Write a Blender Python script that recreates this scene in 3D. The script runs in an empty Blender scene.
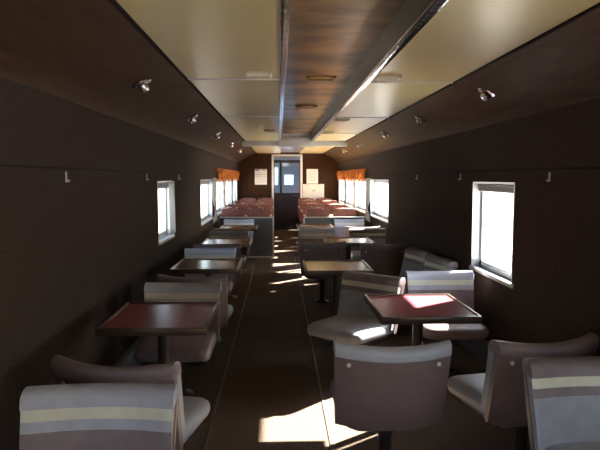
import bpy, bmesh, math, random
from mathutils import Vector, Matrix
random.seed(7)
PI = math.pi
R = math.radians
SC = bpy.context.scene
COL = SC.collection

# ------------------------------------------------------------------ materials
def mat(name, color, rough=0.6, metal=0.0, spec=0.5, noise=0.0, nscale=40.0, bump=0.0, bscale=200.0, color2=None, stretch=None):
    m = bpy.data.materials.new(name); m.use_nodes = True
    nt = m.node_tree; b = nt.nodes['Principled BSDF']
    b.inputs['Base Color'].default_value = (*color, 1)
    b.inputs['Roughness'].default_value = rough
    b.inputs['Metallic'].default_value = metal
    b.inputs['Specular IOR Level'].default_value = spec
    tc = nt.nodes.new('ShaderNodeTexCoord')
    src = tc.outputs['Object']
    if stretch:
        mp = nt.nodes.new('ShaderNodeMapping'); mp.inputs['Scale'].default_value = stretch
        nt.links.new(src, mp.inputs['Vector']); src = mp.outputs['Vector']
    if noise > 0:
        n = nt.nodes.new('ShaderNodeTexNoise'); n.inputs['Scale'].default_value = nscale; n.inputs['Detail'].default_value = 4
        nt.links.new(src, n.inputs['Vector'])
        r = nt.nodes.new('ShaderNodeValToRGB')
        c2 = color2 or tuple(c * (1 + noise) for c in color)
        c1 = color if color2 else tuple(c * (1 - noise) for c in color)
        r.color_ramp.elements[0].position = .35; r.color_ramp.elements[1].position = .65
        r.color_ramp.elements[0].color = (*c1, 1); r.color_ramp.elements[1].color = (*c2, 1)
        nt.links.new(n.outputs['Fac'], r.inputs['Fac']); nt.links.new(r.outputs['Color'], b.inputs['Base Color'])
    if bump > 0:
        n2 = nt.nodes.new('ShaderNodeTexNoise'); n2.inputs['Scale'].default_value = bscale; n2.inputs['Detail'].default_value = 3
        nt.links.new(src, n2.inputs['Vector'])
        bp = nt.nodes.new('ShaderNodeBump'); bp.inputs['Strength'].default_value = bump; bp.inputs['Distance'].default_value = .01
        nt.links.new(n2.outputs['Fac'], bp.inputs['Height']); nt.links.new(bp.outputs['Normal'], b.inputs['Normal'])
    return m

def glass(name, tint=(1, 1, 1), gloss=0.06):
    m = bpy.data.materials.new(name); m.use_nodes = True
    nt = m.node_tree; nt.nodes.clear()
    out = nt.nodes.new('ShaderNodeOutputMaterial')
    tr = nt.nodes.new('ShaderNodeBsdfTransparent'); tr.inputs['Color'].default_value = (*tint, 1)
    gl = nt.nodes.new('ShaderNodeBsdfGlossy'); gl.inputs['Roughness'].default_value = .02
    mx = nt.nodes.new('ShaderNodeMixShader'); mx.inputs['Fac'].default_value = gloss
    nt.links.new(tr.outputs[0], mx.inputs[1]); nt.links.new(gl.outputs[0], mx.inputs[2])
    nt.links.new(mx.outputs[0], out.inputs['Surface'])
    return m

def weave(name, c1, c2, c3, scale=28):
    m = bpy.data.materials.new(name); m.use_nodes = True
    nt = m.node_tree; b = nt.nodes['Principled BSDF']; b.inputs['Roughness'].default_value = .85
    tc = nt.nodes.new('ShaderNodeTexCoord')
    v = nt.nodes.new('ShaderNodeTexVoronoi'); v.inputs['Scale'].default_value = scale
    nt.links.new(tc.outputs['Object'], v.inputs['Vector'])
    r = nt.nodes.new('ShaderNodeValToRGB')
    e = r.color_ramp.elements
    e[0].position = .15; e[0].color = (*c2, 1); e[1].position = .55; e[1].color = (*c1, 1)
    x = e.new(.3); x.color = (*c3, 1)
    nt.links.new(v.outputs['Distance'], r.inputs['Fac']); nt.links.new(r.outputs['Color'], b.inputs['Base Color'])
    return m

M = {}
M['wall'] = mat('brown wall carpet', (.046, .031, .026), .95, spec=.15, noise=.25, nscale=60, bump=.5, bscale=260)
M['cove'] = mat('brown cove vinyl', (.050, .028, .016), .55, spec=.22, noise=.3, nscale=5, stretch=(6, .5, 6), bump=.15, bscale=120)
M['endwall'] = mat('dark brown end wall', (.042, .018, .008), .8, spec=.12, noise=.2, nscale=12)
M['carpet'] = mat('dark brown carpet', (.115, .083, .062), .95, spec=.1, noise=.35, nscale=90, bump=.6, bscale=300)
M['cream'] = mat('cream ceiling laminate', (.63, .52, .27), .33, spec=.4, noise=.03, nscale=2)
def tint(m, col):
    m.node_tree.nodes['Principled BSDF'].inputs['Specular Tint'].default_value = (*col, 1)
M['duct'] = mat('bronze brown ceiling metal', (.36, .23, .10), .28, metal=.8, noise=.6, nscale=2.2, stretch=(1, 1.6, 1), bump=.1, bscale=8)  # coarse colour noise paints mottled golden reflections onto the metal
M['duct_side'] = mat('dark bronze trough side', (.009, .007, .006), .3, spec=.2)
tint(M['cove'], (1, .55, .22))  # golden glow of the far coves put into the specular tint
M['chrome'] = mat('polished chrome strip', (.78, .78, .8), .14, metal=1, bump=.35, bscale=18)
M['chrome_smooth'] = mat('chrome', (.75, .75, .77), .15, metal=1)
M['strip'] = mat('pale aluminium ceiling strip', (.8, .8, .84), .4, metal=.25)
M['alu'] = mat('aluminium window frame', (.55, .57, .6), .35, metal=.6)
M['sill'] = mat('pale painted sill', (.62, .6, .58), .45)
M['dark_trim'] = mat('dark brown trim', (.02, .014, .011), .8, spec=.1)
M['heater'] = mat('grey painted heater cover', (.16, .16, .165), .45)
M['floor_strip'] = mat('worn aluminium floor strip', (.13, .115, .1), .5, metal=.3)
M['glass'] = glass('window glass', (.97, .985, .99), .05)
M['door_glass'] = glass('door glass', (.75, .85, .97), .10)
M['lav'] = mat('pale grey lavender vinyl', (.42, .42, .47), .42, noise=.05, nscale=14, bump=.12, bscale=160)
M['mauve'] = mat('mauve brown vinyl', (.222, .168, .17), .4, noise=.08, nscale=14, bump=.12, bscale=160)
M['creamv'] = mat('cream vinyl stripe', (.66, .63, .5), .42, noise=.05, nscale=14)
M['grey'] = mat('blue grey vinyl', (.33, .335, .365), .42, noise=.06, nscale=14, bump=.12, bscale=160)
M['shell'] = mat('mauve brown seat shell', (.215, .146, .132), .38, noise=.06, nscale=12, bump=.06, bscale=120)
M['pole'] = mat('dark bronze pedestal', (.07, .055, .045), .35, metal=.5)
M['black'] = mat('black base', (.02, .02, .02), .4)
M['maroon'] = mat('maroon table laminate', (.27, .062, .078), .3, spec=.45, noise=.12, nscale=60)
M['brownlam'] = mat('brown wood table laminate', (.15, .062, .032), .2, spec=.55, noise=.18, nscale=30, stretch=(1, 6, 1))
M['rim'] = mat('dark bronze table edging', (.10, .065, .048), .28, metal=.35)
M['button'] = mat('pale shell button', (.6, .58, .55), .3)
M['part'] = mat('grey green partition panel', (.075, .073, .066), .5, noise=.1, nscale=20)
M['part_cap'] = mat('pale partition capping', (.5, .47, .42), .3, metal=.3)
M['dining'] = weave('maroon patterned cloth', (.26, .095, .075), (.58, .36, .27), (.16, .05, .045), 13)
M['dtable'] = mat('honey bounce dining tabletop', (.70, .42, .14), .3)  # invented honey colour, picked to bounce golden sunlight onto the ceiling
M['paper'] = mat('white paper', (.8, .78, .72), .7)
M['ink'] = mat('grey print', (.22, .21, .2), .7)
M['curtain'] = mat('off white curtain', (.62, .62, .62), .9, noise=.06, nscale=30)
M['valance'] = weave('orange patterned valance', (.55, .19, .04), (.8, .52, .12), (.38, .09, .02), 12)
def translucent(m, fac, col):
    nt = m.node_tree; out = nt.nodes['Material Output']; b = nt.nodes['Principled BSDF']
    tl = nt.nodes.new('ShaderNodeBsdfTranslucent'); tl.inputs['Color'].default_value = (*col, 1)
    mx = nt.nodes.new('ShaderNodeMixShader'); mx.inputs['Fac'].default_value = fac
    nt.links.new(b.outputs[0], mx.inputs[1]); nt.links.new(tl.outputs[0], mx.inputs[2]); nt.links.new(mx.outputs[0], out.inputs['Surface'])
translucent(M['valance'], .45, (.85, .42, .08)); translucent(M['curtain'], .4, (.8, .8, .78))
M['blind'] = mat('grey window blind', (.26, .25, .25), .8)
M['door'] = mat('blue black door', (.012, .013, .02), .35)
M['door_frame'] = mat('pale door frame', (.78, .76, .72), .4)
M['vest'] = mat('pale blue vestibule panel', (.55, .6, .72), .5)
M['vent_white'] = mat('cream vent plastic', (.85, .80, .66), .4)
M['ground'] = mat('pale gravel', (.50, .48, .45), .95, noise=.15, nscale=3)
M['ivory'] = mat('ivory hook', (.5, .48, .44), .35)

# ------------------------------------------------------------------ mesh helpers
def obj(name, bm, mats, parent=None, smooth=True, loc=None):
    me = bpy.data.meshes.new(name)
    bmesh.ops.recalc_face_normals(bm, faces=bm.faces)
    bm.to_mesh(me); bm.free()
    if not isinstance(mats, (list, tuple)): mats = [mats]
    for m in mats: me.materials.append(m)
    if smooth:
        for p in me.polygons: p.use_smooth = True
        try: me.set_sharp_from_angle(angle=R(38))
        except Exception: pass
    o = bpy.data.objects.new(name, me); COL.objects.link(o)
    if parent: o.parent = parent
    if loc: o.location = loc
    return o

def struct(name, bm, mats, smooth=True, parent=None, loc=None):
    o = obj(name, bm, mats, parent, smooth, loc)
    if not parent: o['kind'] = 'structure'
    return o

def tag(o, label, cat, group=None):
    o['label'] = label; o['category'] = cat
    if group: o['group'] = group
    return o

def thing(name, label, cat, loc, rz=0, group=None):
    o = bpy.data.objects.new(name, None); COL.objects.link(o)
    o.empty_display_size = .1
    o.location = loc; o.rotation_euler = (0, 0, rz)
    return tag(o, label, cat, group)

KIDS = {}
def kids(o): return [c for c in bpy.data.objects if c.parent == o]
def dup(o, loc, rz, label, group=None):
    c = o.copy(); COL.objects.link(c); c.location = loc; c.rotation_euler = (0, 0, rz); c['label'] = label
    if group: c['group'] = group
    def rec(a, b):
        for k in kids(a):
            d = k.copy(); COL.objects.link(d); d.parent = b
            rec(k, d)
    rec(o, c)
    return c

def box(bm, x0, x1, y0, y1, z0, z1, mi=0, bev=0, seg=2):
    t = bmesh.new(); bmesh.ops.create_cube(t, size=1)
    for v in t.verts:
        v.co = Vector(((x0 + x1) / 2 + v.co.x * (x1 - x0), (y0 + y1) / 2 + v.co.y * (y1 - y0), (z0 + z1) / 2 + v.co.z * (z1 - z0)))
    if bev: bmesh.ops.bevel(t, geom=t.edges[:], offset=bev, segments=seg, profile=.5, affect='EDGES')
    for f in t.faces: f.material_index = mi
    merge(bm, t)

def merge(bm, t, mx=None):
    if mx is not None: bmesh.ops.transform(t, matrix=mx, verts=t.verts[:])
    me = bpy.data.meshes.new('tmp'); t.to_mesh(me); t.free(); bm.from_mesh(me); bpy.data.meshes.remove(me)

def loft(bm, rings, closed=True, cap=True, mi=0, mfun=None):
    vs = [[bm.verts.new(p) for p in r] for r in rings]
    n = len(rings[0])
    for i in range(len(vs) - 1):
        for j in range(n if closed else n - 1):
            f = bm.faces.new((vs[i][j], vs[i][(j + 1) % n], vs[i + 1][(j + 1) % n], vs[i + 1][j]))
            f.material_index = mfun(i, j) if mfun else mi
    if cap and closed:
        f = bm.faces.new(vs[0][::-1]); f.material_index = mi
        f = bm.faces.new(vs[-1]); f.material_index = mi

def lathe(bm, prof, c=(0, 0, 0), seg=24, mi=0, mx=None):
    t = bmesh.new()
    rings = [[Vector((r * math.cos(2 * PI * k / seg), r * math.sin(2 * PI * k / seg), z)) for k in range(seg)] for r, z in prof]
    loft(t, rings, mi=mi)
    m = Matrix.Translation(c) @ (mx if mx is not None else Matrix.Identity(4))
    merge(bm, t, m)

def tube(bm, pts, r, seg=10, mi=0):
    pts = [Vector(p) for p in pts]; rings = []
    up = Vector((0, 0, 1))
    for i, p in enumerate(pts):
        d = (pts[min(i + 1, len(pts) - 1)] - pts[max(i - 1, 0)]).normalized()
        a = d.cross(up)
        if a.length < .01: a = d.cross(Vector((0, 1, 0)))
        a.normalize(); b = d.cross(a)
        rr = r[i] if isinstance(r, (list, tuple)) else r
        rings.append([p + a * rr * math.cos(2 * PI * k / seg) + b * rr * math.sin(2 * PI * k / seg) for k in range(seg)])
    loft(bm, rings, mi=mi)

def rrect(x0, x1, y0, y1, rf, rb, z, n=6):
    """rounded rectangle; rf radius at the y0 corners, rb at the y1 corners"""
    pts = []
    for cx, cy, r, a0 in ((x0 + rf, y0 + rf, rf, PI), (x1 - rf, y0 + rf, rf, 1.5 * PI), (x1 - rb, y1 - rb, rb, 0), (x0 + rb, y1 - rb, rb, .5 * PI)):
        for k in range(n + 1):
            a = a0 + k / n * PI / 2
            pts.append(Vector((cx + r * math.cos(a), cy + r * math.sin(a), z)))
    return pts

# ------------------------------------------------------------------ car shell
XL, XR = -1.20, 1.72
Y0, Y1 = -3.0, 17.6
RAIL = 1.60
ZC, ZT = 2.23, 2.37
TL, TR = .045, .60
CEL, CER = -.64, 1.265

WIN_L = [(-2.3, -.5, .82, 1.51), (.25, 1.35, .82, 1.51), (6.02, 6.85, .89, 1.51), (9.3, 10.85, .82, 1.51), (11.43, 12.96, .82, 1.51), (13.4, 15.3, .82, 1.51), (15.8, 17.3, .82, 1.51), (18.0, 18.9, .8, 1.52)]  # last opening added to light the vestibule beyond the door
WIN_R = [(-2.85, -.15, .68, 1.53), (.2, 1.8, .68, 1.53), (4.36, 5.31, .75, 1.51), (9.46, 11.3, .84, 1.51), (11.8, 13.5, .84, 1.51), (13.75, 15.5, .84, 1.51), (15.9, 17.3, .84, 1.51), (18.0, 18.9, .8, 1.52)]  # unseen pair behind camera enlarged to brighten left chairs; last added for vestibule light

bm = bmesh.new(); box(bm, XL - .1, XR + .1, Y0 - .1, 19.3, -.12, 0)
struct('floor', bm, M['carpet'], False)

def side_wall(name, X, s, wins, cove):
    bm = bmesh.new()
    xa, xb = (X, X + s * .1) if s > 0 else (X + s * .1, X)
    y = Y0 - .1
    for (a, b, z0, z1) in wins:
        box(bm, xa, xb, y, a, 0, RAIL); box(bm, xa, xb, a, b, 0, z0); box(bm, xa, xb, a, b, z1, RAIL); y = b
    box(bm, xa, xb, y, 19.3, 0, RAIL)
    inner = cove; outer = [(p[0] + s * .1, p[1] + .06) for p in cove]
    prof = inner + outer[::-1]
    loft(bm, [[Vector((x, yy, z)) for x, z in prof] for yy in (Y0 - .1, 19.3)], mfun=lambda i, j: 0 if j < 3 else 1)
    return struct(name, bm, [M['wall'], M['cove']])
CL = [(-1.20, RAIL), (-1.20, 1.80), (-1.188, 1.89), (-1.15, 1.965), (-1.08, 2.03), (-.96, 2.095), (-.80, 2.163), (CEL, ZC)]
CRV = [(.52 - x + .10 * max(0, (x + 1.2) / .56), z) for x, z in CL]
side_wall('wall_left', XL, -1, WIN_L, CL)
side_wall('wall_right', XR, 1, WIN_R, CRV)

# ceiling: two cream panel fields with a sunk bronze trough between
bm = bmesh.new()
box(bm, CEL - .02, TL, Y0 - .1, 19.3, ZC, ZC + .04); box(bm, TR, CER + .02, Y0 - .1, 19.3, ZC, ZC + .04)
ceil = struct('ceiling', bm, M['cream'], False)
bm = bmesh.new()
box(bm, TL - .03, TR + .03, Y0 - .1, 11.55, ZT, ZT + .04, 0)
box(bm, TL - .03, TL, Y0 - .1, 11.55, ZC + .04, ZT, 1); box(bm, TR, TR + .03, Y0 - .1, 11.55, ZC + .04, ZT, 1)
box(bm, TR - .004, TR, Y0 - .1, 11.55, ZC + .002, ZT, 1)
box(bm, TL - .03, TR + .03, 11.8, 19.3, ZC + .045, ZC + .09, 0)
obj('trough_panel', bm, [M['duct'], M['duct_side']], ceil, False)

def trim(n, bm, m, smooth=False):
    return struct('trim_%d' % n, bm, m, smooth)
nt = 1
for a, b in ((TL - .038, TL + .002), (TR - .002, TR + .05)):
    bm = bmesh.new(); box(bm, a, b, Y0, 11.6, ZC - .012, ZC + .003, bev=.004); trim(nt, bm, M['chrome'], True); nt += 1
for yy in (1.72, 4.29, 6.86, 9.45):
    bm = bmesh.new(); box(bm, CEL + .005, TL - .04, yy - .014, yy + .014, ZC - .007, ZC + .002, bev=.003); trim(nt, bm, M['strip'], True); nt += 1
    bm = bmesh.new(); box(bm, TR + .052, CER - .005, yy + .1 - .01, yy + .1 + .01, ZC - .007, ZC + .002, bev=.003); trim(nt, bm, M['strip'], True); nt += 1
# cross beam over the partitions
bm = bmesh.new()
box(bm, CEL - .05, CER + .05, 11.55, 11.8, 2.14, 2.3, bev=.01); box(bm, TL - .03, TR + .03, 11.54, 11.82, 2.27, ZT + .04)
box(bm, TL - .06, TR + .06, 11.5, 11.56, 2.115, 2.29, bev=.008)
trim(nt, bm, M['sill'], True); nt += 1
# picture rails, edge of the ceiling panels, floor strips
for X, s in ((XL, 1), (XR, -1)):
    bm = bmesh.new(); box(bm, min(X, X + s * .005), max(X, X + s * .005), Y0, Y1, RAIL - .008, RAIL + .006, bev=.002); trim(nt, bm, M['dark_trim']); nt += 1
for X in (CEL, CER):
    bm = bmesh.new(); box(bm, X - .012, X + .012, Y0, Y1, ZC - .008, ZC + .003, bev=.003); trim(nt, bm, M['dark_trim']); nt += 1
for X in (-.43, .30):
    bm = bmesh.new(); box(bm, X - .007, X + .007, Y0, 11.55, .0005, .005); trim(nt, bm, M['floor_strip']); nt += 1
for nm, X, s in (('baseboard_left', XL, 1), ('baseboard_right', XR, -1)):
    bm = bmesh.new(); a, b = sorted((X, X + s * .06)); box(bm, a, b, Y0, 11.55, 0, .20, bev=.012)
    struct(nm, bm, M['heater'])

# windows
wn = 1
def window(X, s, a, b, z0, z1):
    global wn
    bm = bmesh.new()
    xi, xo = X + s * .004, X + s * .1         # s points outwards
    t = .05
    def bx(x0, x1, *r): box(bm, min(x0, x1), max(x0, x1), *r)
    # jamb lining
    bx(X - s * .006, xo, a, a + .014, z0, z1); bx(X - s * .006, xo, b - .014, b, z0, z1)
    bx(X - s * .006, xo, a, b, z1 - .014, z1); bx(X + s * .03, xo, a, b, z0, z0 + .014)
    # sash
    q0, q1 = X + s * .065, X + s * .095
    bx(q0, q1, a + .014, a + .014 + t, z0 + .014, z1 - .014); bx(q0, q1, b - .014 - t, b - .014, z0 + .014, z1 - .014)
    bx(q0, q1, a + .014, b - .014, z0 + .014, z0 + .014 + t); bx(q0, q1, a + .014, b - .014, z1 - .014 - t, z1 - .014)
    o = struct('window_%d' % wn, bm, M['alu'], False); wn += 1
    bm = bmesh.new(); p0, p1 = sorted((X + s * .078, X + s * .084)); box(bm, p0, p1, a + .03, b - .03, z0 + .03, z1 - .03)
    obj('pane', bm, M['glass'], o, False)
    bm = bmesh.new(); p0, p1 = sorted((X - s * .02, X + s * .06)); box(bm, p0, p1, a - .02, b + .02, z0 - .018, z0 + .014, bev=.006)
    obj('sill', bm, M['sill'], o)
    return o
for w in WIN_L: window(XL, -1, *w)
for w in WIN_R: window(XR, 1, *w)

# end walls
def end_prof():
    return [(XL, 0), (XR, 0)] + CRV + CL[::-1]
DX0, DX1, DZ = -.20, .67, 2.185
bm = bmesh.new()
ya, yb = Y1, Y1 + .08
pl = [(XL, 0), (DX0, 0), (DX0, ZC + .03)] + CL[::-1]
pr = [(DX1, 0), (XR, 0)] + CRV + [(DX1, ZC + .03)]
for p in (pl, pr):
    loft(bm, [[Vector((x, y, z)) for x, z in p] for y in (ya, yb)])
box(bm, DX0, DX1, ya, yb, DZ, ZC + .03)
struct('wall_front', bm, M['endwall'], False)
bm = bmesh.new()
box(bm, XL, XR, Y0 - .08, Y0, 0, RAIL); loft(bm, [[Vector((x, y, z)) for x, z in [(XL, RAIL), (XR, RAIL)] + CRV[1:] + CL[::-1][:-1]] for y in (Y0 - .08, Y0)])
struct('wall_back', bm, M['endwall'], False)
# vestibule behind the door
bm = bmesh.new()
box(bm, XL, XR, 19.15, 19.25, 0, 1.30); box(bm, XL, -.14, 19.15, 19.25, 1.30, 2.23); box(bm, -.03, .16, 19.15, 19.25, 1.30, 2.23); box(bm, -.14, -.03, 19.15, 19.25, 1.85, 2.23); box(bm, .46, XR, 19.15, 19.25, 1.30, 2.23); box(bm, .16, .46, 19.15, 19.25, 1.62, 2.23)
struct('wall_vestibule', bm, M['vest'], False)
bm = bmesh.new(); box(bm, .16, .46, 19.19, 19.2, 1.30, 1.62); box(bm, -.14, -.03, 19.19, 19.2, 1.30, 1.85); o = struct('window_%d' % wn, bm, M['door_glass'], False); wn += 1  # openings added to brighten what shows through the far door panes

# door in the far wall
bm = bmesh.new()
box(bm, DX0 - .01, DX0 + .05, Y1 - .02, Y1 + .09, 0, DZ); box(bm, DX1 - .05, DX1 + .01, Y1 - .02, Y1 + .09, 0, DZ)
box(bm, DX0 - .01, DX1 + .01, Y1 - .02, Y1 + .09, DZ - .035, DZ + .015)
d = struct('door_1', bm, M['door_frame'], False)
bm = bmesh.new()
x0, x1 = DX0 + .05, DX1 - .05
yd0, yd1 = Y1 + .02, Y1 + .06
box(bm, x0, x1, yd0, yd1, .01, 1.09)
box(bm, x0, x0 + .02, yd0, yd1, 1.09, 2.03); box(bm, x1 - .03, x1, yd0, yd1, 1.09, 2.03)
box(bm, x0, x1, yd0, yd1, 1.96, 2.04)
box(bm, x0 + .17, x0 + .235, yd0, yd1, 1.09, 1.96)
for xa, xb in ((x0 + .06, x0 + .2), (x0 + .28, x1 - .06)):
    box(bm, xa, xb, yd0 - .008, yd0, .15, .95, bev=.004)
lf = obj('door_leaf', bm, M['door'], d, False)
bm = bmesh.new(); box(bm, x0 + .01, x1 - .01, yd0 + .015, yd0 + .022, 1.08, 1.97); obj('pane', bm, M['door_glass'], lf, False)
bm = bmesh.new(); box(bm, x0, x1, yd0 + .015, yd0 + .022, 2.035, DZ - .03); obj('transom_pane', bm, M['door_glass'], d, False)
bm = bmesh.new(); tube(bm, [(x1 - .1, yd0, 1.02), (x1 - .1, yd0 - .05, 1.02), (x1 - .22, yd0 - .05, 1.02)], .011); obj('door_handle', bm, M['chrome_smooth'], lf)

# ground outside
bm = bmesh.new(); box(bm, -150, 150, -150, 170, -1.5, -1.25)
o = struct('ground', bm, M['ground'], False)

# ------------------------------------------------------------------ swivel chairs
def back_pt(u, s, t):
    w = .275 * (1 - .05 * (1 - s))
    y = .165 + .10 * s - .07 * u * u + t
    z = .355 + .40 * s + .014 * u * u * (.55 + .45 * s)
    return Vector((w * u, y, z))

def make_chair(kind, label):
    band, low, seatm = (M['lav'], M['mauve'], M['mauve']) if kind == 'A' else (M['mauve'], M['grey'], M['grey'])
    t = thing('swivel_chair', label, 'chair', (0, 0, 0), 0, 'swivel lounge chairs')
    U = [-1 + 2 * k / 20 for k in range(21)]
    # back cushion with stripes: profile (s, t)
    ss = [.06, .25, .45, .56, .66, .755, .855, .90]
    pf = [(.04, -.01), (.045, -.035)] + [(s, -.066) for s in ss] + [(.955, -.05), (.95, -.004)]
    def mf(i, j):
        if j >= len(pf) - 1: return 1
        sm = (pf[j][0] + pf[j + 1][0]) / 2
        return 0 if sm > .855 else 2 if sm > .755 else 0 if sm > .66 else 1
    bm = bmesh.new()
    rings = []
    for u in U:
        e = max(0, (abs(u) - .96) / .04)
        rings.append([back_pt(u, s, tt * (1 - .12 * e * e)) for s, tt in pf])
    loft(bm, rings, mfun=mf, mi=1)
    obj('back_cushion', bm, [band, low, M['creamv']], t)
    # rolled top pad
    bm = bmesh.new(); rings = []
    cp = [(.86, -.0665), (.92, -.068)] + [(.935 + .085 * math.sin(a), -.018 - .05 * math.cos(a)) for a in [PI * q / 10 for q in range(1, 10)]] + [(.92, .034), (.87, .036), (.855, .030)]
    for u, k in [(-1.012, .6), (-1.008, .88)] + [(u, 1) for u in U] + [(1.008, .88), (1.012, .6)]:
        rings.append([back_pt(u, .9 + (sv - .9) * k, -.016 + (tv + .016) * k) for sv, tv in cp])
    loft(bm, rings)
    obj('top_roll', bm, band, t)
    # outer shell
    pf2 = [(-.045, .004), (-.045, .02), (-.03, .025), (.3, .028), (.6, .028), (.86, .026), (.9, .012), (.9, -.004), (.0, -.012)]
    bm = bmesh.new()
    loft(bm, [[back_pt(u * 1.012, s, tt) for s, tt in pf2] for u in U])
    sh = obj('shell', bm, M['shell'], t)
    for u in (-.78, .78):
        bm = bmesh.new(); p = back_pt(u, .78, .03)
        lathe(bm, [(.0005, -.006), (.009, -.006), (.011, 0), (.008, .004), (.0005, .006)], p, 12, mx=Matrix.Rotation(-PI / 2, 4, 'X'))
        obj('button', bm, M['button'], sh)
    # side wings joining seat and back
    # seat cushion
    bm = bmesh.new()
    def ring(i, z, dz=0): return [v + Vector((0, 0, (-.018 * max(0, (-v.y - .22) / .16)) if dz else 0)) for v in rrect(-.252 + i, .252 - i, -.385 + i, .13 - i, .075 - i * .45, .03, z, 8)]
    loft(bm, [ring(.03, .345), ring(.008, .352), ring(0, .375), ring(0, .405, 1), ring(.006, .425, 1), ring(.022, .438, 1), ring(.05, .443, 1), ring(.1, .445, 1)])
    obj('seat', bm, seatm, t)
    bm = bmesh.new()
    loft(bm, [[v for v in rrect(-.2 + i, .2 - i, -.24 + i, .09, .08, .03, z, 6)] for i, z in ((.04, .295), (0, .31), (-.03, .335), (-.04, .352))])
    obj('seat_pan', bm, M['shell'], t)
    bm = bmesh.new(); lathe(bm, [(.032, .02), (.032, .24), (.05, .27), (.07, .30)], seg=20); obj('pedestal', bm, M['pole'], t)
    bm = bmesh.new(); lathe(bm, [(.085, 0), (.088, .006), (.08, .014), (.05, .022), (.034, .04)], seg=32); obj('base', bm, M['black'], t)
    return t

CHAIRS = [  # kind, x, y, rot, label
 ('A', -.66, 2.03, 0, 'grey swivel chair with cream stripe facing camera at lower left corner'),
 ('B', -.665, 2.73, 168, 'mauve swivel chair seen from behind, back to back with the nearest left striped chair'),
 ('A', -.705, 4.25, 0, 'grey swivel chair with cream stripe facing camera behind the nearest left maroon table'),
 ('B', -.68, 4.98, 176, 'mauve swivel chair from behind, back to back with the striped chair at nearest left table'),
 ('A', -.75, 6.42, 0, 'pale striped swivel chair facing camera behind the second table on the left'),
 ('B', -.72, 7.20, 180, 'swivel chair facing away on near side of the third table on the left'),
 ('A', -.72, 8.58, 0, 'striped swivel chair facing camera behind the third table on the left'),
 ('B', -.72, 9.36, 180, 'swivel chair facing away on near side of the fourth table on the left'),
 ('A', -.74, 10.98, 0, 'striped swivel chair facing camera right before the left grey partition'),
 ('B', 1.325, 2.31, 0, 'mauve and grey swivel chair with cream stripe cut off by the right picture edge'),
 ('B', 1.255, 3.02, 192, 'mauve swivel chair seen from behind by the right wall, turned slightly to the aisle'),
 ('A', .535, 2.98, 180, 'mauve brown swivel chair seen squarely from behind with pale rim, beside the front aisle'),
 ('B', .63, 4.65, -44, 'mauve striped swivel chair turned toward the aisle behind the near right maroon table'),
 ('A', 1.32, 4.74, 0, 'sunlit pale striped swivel chair facing camera behind the near right table, by the window'),
 ('B', 1.385, 5.70, -82, 'mauve swivel chair backed against the right wall, the nearer of the wall pair'),
 ('B', 1.32, 6.33, -80, 'dark striped swivel chair facing the aisle, the farther of the right wall pair'),
 ('B', 1.25, 7.26, 176, 'dark swivel chair seen from behind just left of the wall pair on the right'),
 ('B', .53, 7.44, 180, 'dark swivel chair seen from behind beyond the brown topped table right of the aisle'),
 ('A', .57, 8.93, 0, 'shaded striped swivel chair facing camera at aisle, behind the third table on the right'),
 ('B', 1.32, 8.93, -6, 'shaded striped swivel chair facing camera by right wall, behind the third table on the right'),
 ('A', .57, 9.70, 180, 'swivel chair facing away on near side of the farthest right lounge table, by aisle'),
 ('B', 1.32, 9.70, 180, 'swivel chair facing away near right wall, across from the sunlit far chair'),
 ('A', 1.30, 11.02, 0, 'sunlit pale swivel chair facing camera right before the right partition'),
]
proto = {}
for k, x, y, r, lab in CHAIRS:
    if k not in proto:
        proto[k] = make_chair(k, lab); c = proto[k]
        c.location = (x, y, 0); c.rotation_euler = (0, 0, R(r))
    else:
        dup(proto[k], (x, y, 0), R(r), lab)

# ------------------------------------------------------------------ lounge tables
def make_table(top, label):
    t = thing('pedestal_table', label, 'table', (0, 0, 0), 0, 'lounge pedestal tables')
    hx, hy = .30, .35
    bm = bmesh.new(); box(bm, -hx + .012, hx - .012, -hy + .012, hy - .012, .700, .728)
    obj('tabletop', bm, top, t, False)
    bm = bmesh.new()
    w, z0, z1 = .02, .692, .736
    for a in ((-hx, hx, -hy, -hy + w), (-hx, hx, hy - w, hy), (-hx, -hx + w, -hy + w * .5, hy - w * .5), (hx - w, hx, -hy + w * .5, hy - w * .5)):
        box(bm, *a, z0, z1, bev=.006)
    obj('edging', bm, M['rim'], t)
    bm = bmesh.new(); lathe(bm, [(.033, .02), (.033, .66), (.033, .67)], seg=20); obj('pedestal', bm, M['pole'], t)
    bm = bmesh.new(); lathe(bm, [(.14, .672), (.14, .684), (.12, .70)], seg=24); obj('mounting_plate', bm, M['black'], t)
    bm = bmesh.new(); lathe(bm, [(.12, 0), (.124, .006), (.115, .014), (.06, .024), (.036, .04)], seg=32); obj('base', bm, M['black'], t)
    return t
TABLES = [
 ('maroon', -.695, 3.59, 'maroon pedestal table with dark bronze edging, nearest on the left'),
 ('brown', -.67, 5.70, 'dark reddish pedestal table, second from the camera on the left'),
 ('brown', -.66, 7.72, 'dark reddish pedestal table, third from the camera on the left'),
 ('brown', -.66, 9.95, 'dark reddish pedestal table left of aisle, last before the grey partition'),
 ('maroon', .89, 3.80, 'maroon pedestal table with dark edging by the near right window'),
 ('brown', .53, 5.56, 'brown pedestal table with orange sheen right beside the aisle'),
 ('brown', .90, 7.80, 'brown pedestal table, third from the camera on the right'),
 ('brown', .60, 10.15, 'brown pedestal table right of aisle, last before the right partition'),
]
tp = {}
for k, x, y, lab in TABLES:
    if k not in tp:
        tp[k] = make_table(M['maroon'] if k == 'maroon' else M['brownlam'], lab); tp[k].location = (x, y, 0)
    else: dup(tp[k], (x, y, 0), 0, lab)

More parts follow.
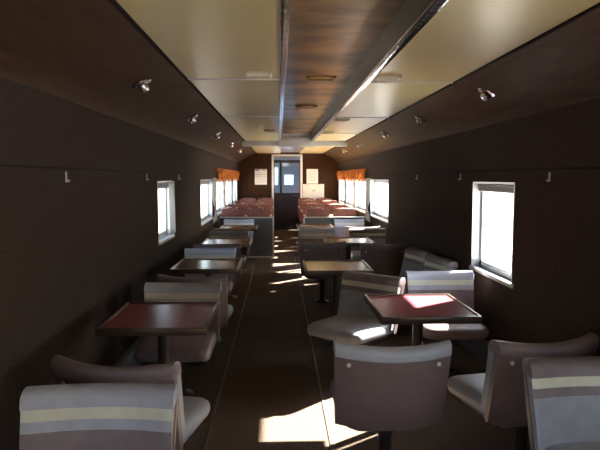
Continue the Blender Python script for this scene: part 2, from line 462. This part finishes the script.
# ------------------------------------------------------------------ partitions
for x0, x1, lab in ((XL + .065, -.115, 'low grey green partition left of aisle with pale edge'), (.48, XR - .065, 'low grey partition right of aisle with pale capping')):
    t = thing('partition', lab, 'partition', ((x0 + x1) / 2, 11.62, 0), 0, 'partitions between lounge and dining area')
    h = (x1 - x0) / 2
    bm = bmesh.new(); box(bm, -h, h, -.025, .025, .03, .765); obj('panel', bm, M['part'], t, False)
    bm = bmesh.new(); box(bm, -h, h, -.032, .032, .765, .785, bev=.005); obj('capping', bm, M['part_cap'], t)
    bm = bmesh.new(); e = h if x1 < 0 else -h
    box(bm, e - .014, e + .014, -.03, .03, 0, .765, bev=.004); obj('end_post', bm, M['part_cap'], t)
    bm = bmesh.new(); box(bm, -h, h, -.03, .03, 0, .03, bev=.003); obj('kick_strip', bm, M['part_cap'], t)

# ------------------------------------------------------------------ dining chairs and tables
def make_dining(label):
    t = thing('dining_chair', label, 'chair', (0, 0, 0), 0, 'maroon dining chairs')   # faces -y
    bm = bmesh.new(); U = [-1 + k / 6 for k in range(13)]
    pf = [(.40, .0), (.42, -.05), (.7, -.06), (.87, -.05), (.925, -.03), (.94, .0), (.925, .03), (.85, .04), (.42, .035)]
    loft(bm, [[Vector((.225 * u, .2 + .08 * (z - .4) - .03 * u * u + tt * (1 - .5 * abs(u) ** 8), z - .014 * abs(u) ** 5 * (z > .86))) for z, tt in pf] for u in U])
    obj('backrest', bm, M['dining'], t)
    bm = bmesh.new(); loft(bm, [rrect(-.225 + i, .225 - i, -.24 + i, .2 - i, .05, .03, z) for i, z in ((.02, .36), (0, .375), (0, .43), (.02, .452), (.06, .458))])
    obj('seat', bm, M['dining'], t)
    for sx in (-1, 1):
        for sy in (-.2, .19):
            bm = bmesh.new(); tube(bm, [(sx * .19, sy * 1.08, 0), (sx * .185, sy, .37)], [.011, .015]); obj('leg', bm, M['pole'], t)
    bm = bmesh.new(); tube(bm, [(-.10, .258, .91), (-.10, .28, .94), (-.05, .285, .955), (.05, .285, .955), (.10, .28, .94), (.10, .258, .91)], .009)
    obj('grab_handle', bm, M['chrome_smooth'], t)
    return t
ords = ['first', 'second', 'third', 'fourth', 'fifth', 'sixth']
ROWS = [(12.12, 180), (13.44, 0), (14.08, 180), (15.40, 0), (16.04, 180), (17.26, 0)]
dp = None
for i, (yy, rot) in enumerate(ROWS):
    for x, sd, wh in ((-.90, 'left', 'window'), (-.40, 'left', 'aisle'), (.77, 'right', 'aisle'), (1.29, 'right', 'window')):
        lab = 'maroon patterned dining chair, %s side, %s row behind the %s partition' % (wh, ords[i], sd)
        if dp is None: dp = make_dining(lab); dp.location = (x, yy, 0); dp.rotation_euler = (0, 0, R(rot))
        else: dup(dp, (x, yy, 0), R(rot), lab)
dt = None
for i, yy in enumerate((12.78, 14.74, 16.65)):
    for x, sd in ((-.66, 'left'), (1.03, 'right')):
        lab = 'dining table on the %s, %s behind the partition' % (sd, ords[i])
        if dt is None:
            dt = thing('dining_table', lab, 'table', (x, yy, 0), 0, 'dining tables')
            bm = bmesh.new(); box(bm, -.5, .5, -.33, .33, .715, .74, bev=.008); obj('tabletop', bm, M['dtable'], dt)
            bm = bmesh.new(); tube(bm, [(0, 0, 0.02), (0, 0, .715)], .035); obj('pedestal', bm, M['pole'], dt)
            bm = bmesh.new(); lathe(bm, [(.2, 0), (.2, .012), (.06, .03)]); obj('base', bm, M['black'], dt)
        else: dup(dt, (x, yy, 0), 0, lab)

# ------------------------------------------------------------------ notices on the end wall
def notice(name, x0, x1, z0, z1, label, lines, head=False):
    bm = bmesh.new(); h = (x1 - x0) / 2; H = (z1 - z0) / 2
    t = thing(name, label, 'notice', ((x0 + x1) / 2, Y1 - .004, (z0 + z1) / 2))
    box(bm, -h, h, -.006, .002, -H, H); obj('sheet', bm, M['paper'], t, False)
    bm = bmesh.new()
    for (u0, u1, v0, v1) in lines: box(bm, u0 * h, u1 * h, -.0075, -.0058, v0 * H, v1 * H)
    obj('print', bm, M['ink'], t, False)
notice('paper_notice', -.70, -.35, 1.33, 1.78, 'white paper notice on the dark end wall left of the door',
       [(-.9, -.2, .78, .95), (.1, .85, .82, .95)] + [(-.75, .75, .5 - k * .22, .53 - k * .22) for k in range(6)])
notice('paper_notice', .80, 1.13, 1.36, 1.78, 'upper white paper notice right of the far door', [(-.7, .7, .6 - k * .2, .63 - k * .2) for k in range(7)])
notice('white_board', .69, 1.31, .88, 1.345, 'wide white board right of the far door, below the smaller notice', [(-.15, .2, .2, .27), (-.1, .15, .06, .1), (-.7, -.5, .85, .9), (.3, .6, .86, .9)])

# ------------------------------------------------------------------ curtains, valances, blinds
def curtain(X, s, y0, y1, z0, z1, label, tie=False):
    bm = bmesh.new(); n = 28; rings = []
    for k in range(13):
        v = k / 12; z = z1 + (z0 - z1) * v
        g = 1.0
        if tie: g = 1 - .55 * math.exp(-((v - .72) / .16) ** 2)
        row = []
        for i in range(n + 1):
            u = i / n
            yy = y1 - (1 - u) * (y1 - y0) * g
            row.append(Vector((X - s * (.03 + .014 * math.sin(u * 9 * PI) * (.6 + .4 * v)), yy, z)))
        rings.append(row)
    loft(bm, rings, closed=False)
    o = obj('curtain', bm, M['curtain'])
    md = o.modifiers.new('thickness', 'SOLIDIFY'); md.thickness = .004
    tag(o, label, 'curtain', 'window curtains')
curtain(XL, -1, 6.48, 6.80, .93, 1.50, 'off white curtain gathered in the nearest left window')
curtain(XL, -1, 10.72, 11.35, .72, 1.53, 'pale curtain tied back between the second and third left windows', True)
curtain(XR, 1, 11.15, 11.75, .72, 1.53, 'pale curtain tied back between the second and third right windows', True)
curtain(XL, -1, 12.7, 13.35, .78, 1.52, 'pale curtain beyond the third window on the left', False)
curtain(XR, 1, 13.36, 13.76, .78, 1.52, 'pale curtain beyond the third window on the right', False)

def valance(X, s, y0, y1, label):
    bm = bmesh.new(); n = 48; rings = []
    for k in range(9):
        v = k / 8; row = []
        for i in range(n + 1):
            u = i / n
            sw = abs(math.sin(u * 3 * PI))
            zb = 1.66 - .21 * sw
            z = 1.715 + (zb - 1.715) * v
            xx = X - s * (.035 + .02 * v + .012 * math.sin(v * 14 + sw * 2) + .012 * math.sin(u * 40) * (1 - v * .5))
            
            row.append(Vector((xx, y0 + (y1 - y0) * u, z)))
        rings.append(row)
    loft(bm, rings, closed=False)
    o = obj('valance', bm, M['valance'])
    md = o.modifiers.new('thickness', 'SOLIDIFY'); md.thickness = .006
    tag(o, label, 'valance', 'orange swag valances')
for i, (a, b) in enumerate(((11.75, 13.5), (13.6, 15.5), (15.6, 17.4))):
    w = ['nearest', 'middle', 'farthest'][i]
    valance(XL, -1, a - .25 * (i == 0), b, '%s orange swag valance above the left dining windows' % w)
    valance(XR, 1, a, b, '%s orange swag valance above the right dining windows' % w)

def blind(X, s, a, b, z1, label):
    t = thing('roller_blind', label, 'blind', (X + s * .045, (a + b) / 2, z1 - .03), 0, 'rolled up window blinds')
    h = (b - a) / 2 - .02
    bm = bmesh.new(); tube(bm, [(0, -h, 0), (0, h, 0)], .012, 12); obj('roller', bm, M['blind'], t)
    bm = bmesh.new(); box(bm, .006 * s - .003, .006 * s + .003, -h, h, -.045, 0); obj('fabric', bm, M['blind'], t, False)
    bm = bmesh.new(); box(bm, .006 * s - .006, .006 * s + .006, -h, h, -.056, -.044, bev=.003); obj('bottom_bar', bm, M['alu'], t)
blind(XR, 1, 4.36, 5.31, 1.51, 'grey blind rolled up at the top of the nearest right window')
blind(XL, -1, 6.02, 6.85, 1.51, 'grey blind rolled up at the top of the nearest left window')
blind(XL, -1, 9.3, 10.85, 1.51, 'grey blind rolled up at the top of the second left window')

# ------------------------------------------------------------------ reading lights, hooks, vents
def make_spot(label):
    t = thing('reading_light', label, 'light', (0, 0, 0), 0, 'chrome reading lights in the coves')
    bm = bmesh.new(); lathe(bm, [(.062, 0), (.064, .006), (.055, .014), (.03, .018)], seg=24); obj('base_plate', bm, M['chrome_smooth'], t)
    bm = bmesh.new(); lathe(bm, [(.004, .005), (.034, .012), (.038, .03), (.03, .05), (.022, .058), (.002, .054)], seg=20, mx=Matrix.Rotation(R(24), 4, 'Y')); obj('eyeball', bm, M['chrome_smooth'], t)
    bm = bmesh.new(); tube(bm, [(.05, .012, .012), (.066, .014, .03), (.07, .014, .05)], .007, 8); obj('switch', bm, M['chrome_smooth'], t)
    return t
def cove_at(prof, f):
    i = 4 + int(f); a, b = Vector((prof[i][0], 0, prof[i][1])), Vector((prof[i + 1][0], 0, prof[i + 1][1]))
    p = a.lerp(b, f - int(f)); d = b - a
    n = Vector((d.z, 0, -d.x))
    if n.z > 0: n = -n
    return p, n.normalized()
sp = None
for side, prof, ys in (('left', CL, (3.87, 6.05, 8.4, 10.9, 13.3)), ('right', CRV, (4.2, 6.16, 8.2, 10.9, 13.3))):
    for i, yy in enumerate(ys):
        p, n = cove_at(prof, 1.62)
        lab = 'chrome reading light in the %s cove, %s from the camera' % (side, ords[i])
        q = n.to_track_quat('Z', 'Y')
        if sp is None: sp = make_spot(lab); o = sp
        else: o = dup(sp, (0, 0, 0), 0, lab)
        o.rotation_mode = 'QUATERNION'; o.rotation_quaternion = q; o.location = (p.x + n.x * .001, yy, p.z + n.z * .001)

def make_hook(label):
    t = thing('coat_hook', label, 'hook', (0, 0, 0), 0, 'coat hooks below the wall rail')   # points to +x
    bm = bmesh.new(); box(bm, 0, .006, -.009, .009, -.03, .03, bev=.002); obj('plate', bm, M['ivory'], t)
    bm = bmesh.new(); tube(bm, [(.004, 0, -.012), (.012, 0, -.027), (.018, 0, -.024), (.019, 0, -.014)], .004, 8); obj('prong', bm, M['ivory'], t)
    return t
hk = None
for side, X, rz, ys in (('left', XL, 0, (3.46, 5.54, 7.3)), ('right', XR, PI, (3.8, 5.69, 7.5))):
    for i, yy in enumerate(ys):
        lab = 'small pale coat hook on the %s wall, %s from the camera' % (side, ords[i])
        if hk is None: hk = make_hook(lab); hk.location = (X, yy, 1.55); hk.rotation_euler = (0, 0, rz)
        else: dup(hk, (X, yy, 1.55), rz, lab)

def make_vent(label, cream=True):
    t = thing('ceiling_vent', label, 'vent', (0, 0, 0), 0, 'cream ceiling vents' if cream else 'slotted vents in the bronze trough')
    m = M['vent_white'] if cream else M['duct']
    w, d = (.085, .07) if cream else (.125, .06)
    bm = bmesh.new()
    for a in ((-w, w, -d, -d + .02), (-w, w, d - .02, d), (-w, -w + .02, -d, d), (w - .02, w, -d, d)):
        box(bm, *a, -.02, 0, bev=.005)
    obj('frame', bm, m, t)
    bm = bmesh.new(); box(bm, -w + .01, w - .01, -d + .01, d - .01, -.005, 0); obj('backing', bm, M['rim'] if cream else M['duct_side'], t, False)
    for k in range(3):
        yy = -d + .035 + k * (2 * d - .07) / 2
        bm = bmesh.new(); box(bm, -w + .02, w - .02, yy - .005, yy + .005, -.011, -.004, bev=.002); obj('slat', bm, m, t)
    return t
vp = None
for x, yy, lab in ((-.13, 4.03, 'square cream vent in the left ceiling panels, nearest the camera'), (.74, 4.16, 'square cream vent in the right ceiling panels, nearest the camera'),
                   (-.13, 8.9, 'square cream vent farther along the left ceiling panels'), (.74, 7.2, 'square cream vent in the right ceiling panels, second from camera'),
                   (.74, 9.2, 'square cream vent in the right ceiling panels, third from camera')):
    if vp is None: vp = make_vent(lab); vp.location = (x, yy, ZC)
    else: dup(vp, (x, yy, ZC), 0, lab)
vb = make_vent('slotted bronze vent in the dark ceiling trough, nearer one', False); vb.location = (.345, 5.06, ZT)
dup(vb, (.32, 7.1, ZT), 0, 'slotted bronze vent in the dark ceiling trough, farther one')

# ------------------------------------------------------------------ light and camera
sun = bpy.data.lights.new('sun', 'SUN'); sun.energy = 34.0; sun.angle = R(.8); sun.color = (1, .93, .82)
so = bpy.data.objects.new('sun', sun); COL.objects.link(so)
sd = Vector((-1, -.76, -.755)); so.rotation_euler = sd.to_track_quat('-Z', 'Y').to_euler(); so.location = (8, 14, 8)

w = bpy.data.worlds.new('World'); SC.world = w; w.use_nodes = True
nt_ = w.node_tree; bg = nt_.nodes['Background']
sky = nt_.nodes.new('ShaderNodeTexSky'); sky.sky_type = 'NISHITA'; sky.sun_disc = False
sky.sun_elevation = R(31); sky.sun_rotation = math.atan2(1, .76); sky.air_density = 1.0; sky.dust_density = 1.5
hs = nt_.nodes.new('ShaderNodeHueSaturation'); hs.inputs['Saturation'].default_value = .75
nt_.links.new(sky.outputs[0], hs.inputs['Color']); nt_.links.new(hs.outputs[0], bg.inputs['Color']); bg.inputs['Strength'].default_value = .32

cam = bpy.data.cameras.new('camera'); cam.sensor_width = 36; cam.lens = 605 * 36 / 600; cam.clip_start = .05
co = bpy.data.objects.new('camera', cam); COL.objects.link(co)
co.location = (0, 0, 1.55); co.rotation_euler = (R(90 - 4.535), 0, R(-1.98))
SC.camera = co

SC.view_settings.view_transform = 'Standard'; SC.view_settings.look = 'None'
SC.view_settings.exposure = 1.9; SC.view_settings.gamma = 1.0
SC.view_settings.use_curve_mapping = False
SC.cycles.diffuse_bounces = 6; SC.cycles.max_bounces = 14; SC.cycles.transparent_max_bounces = 16
SC.cycles.sample_clamp_indirect = 20
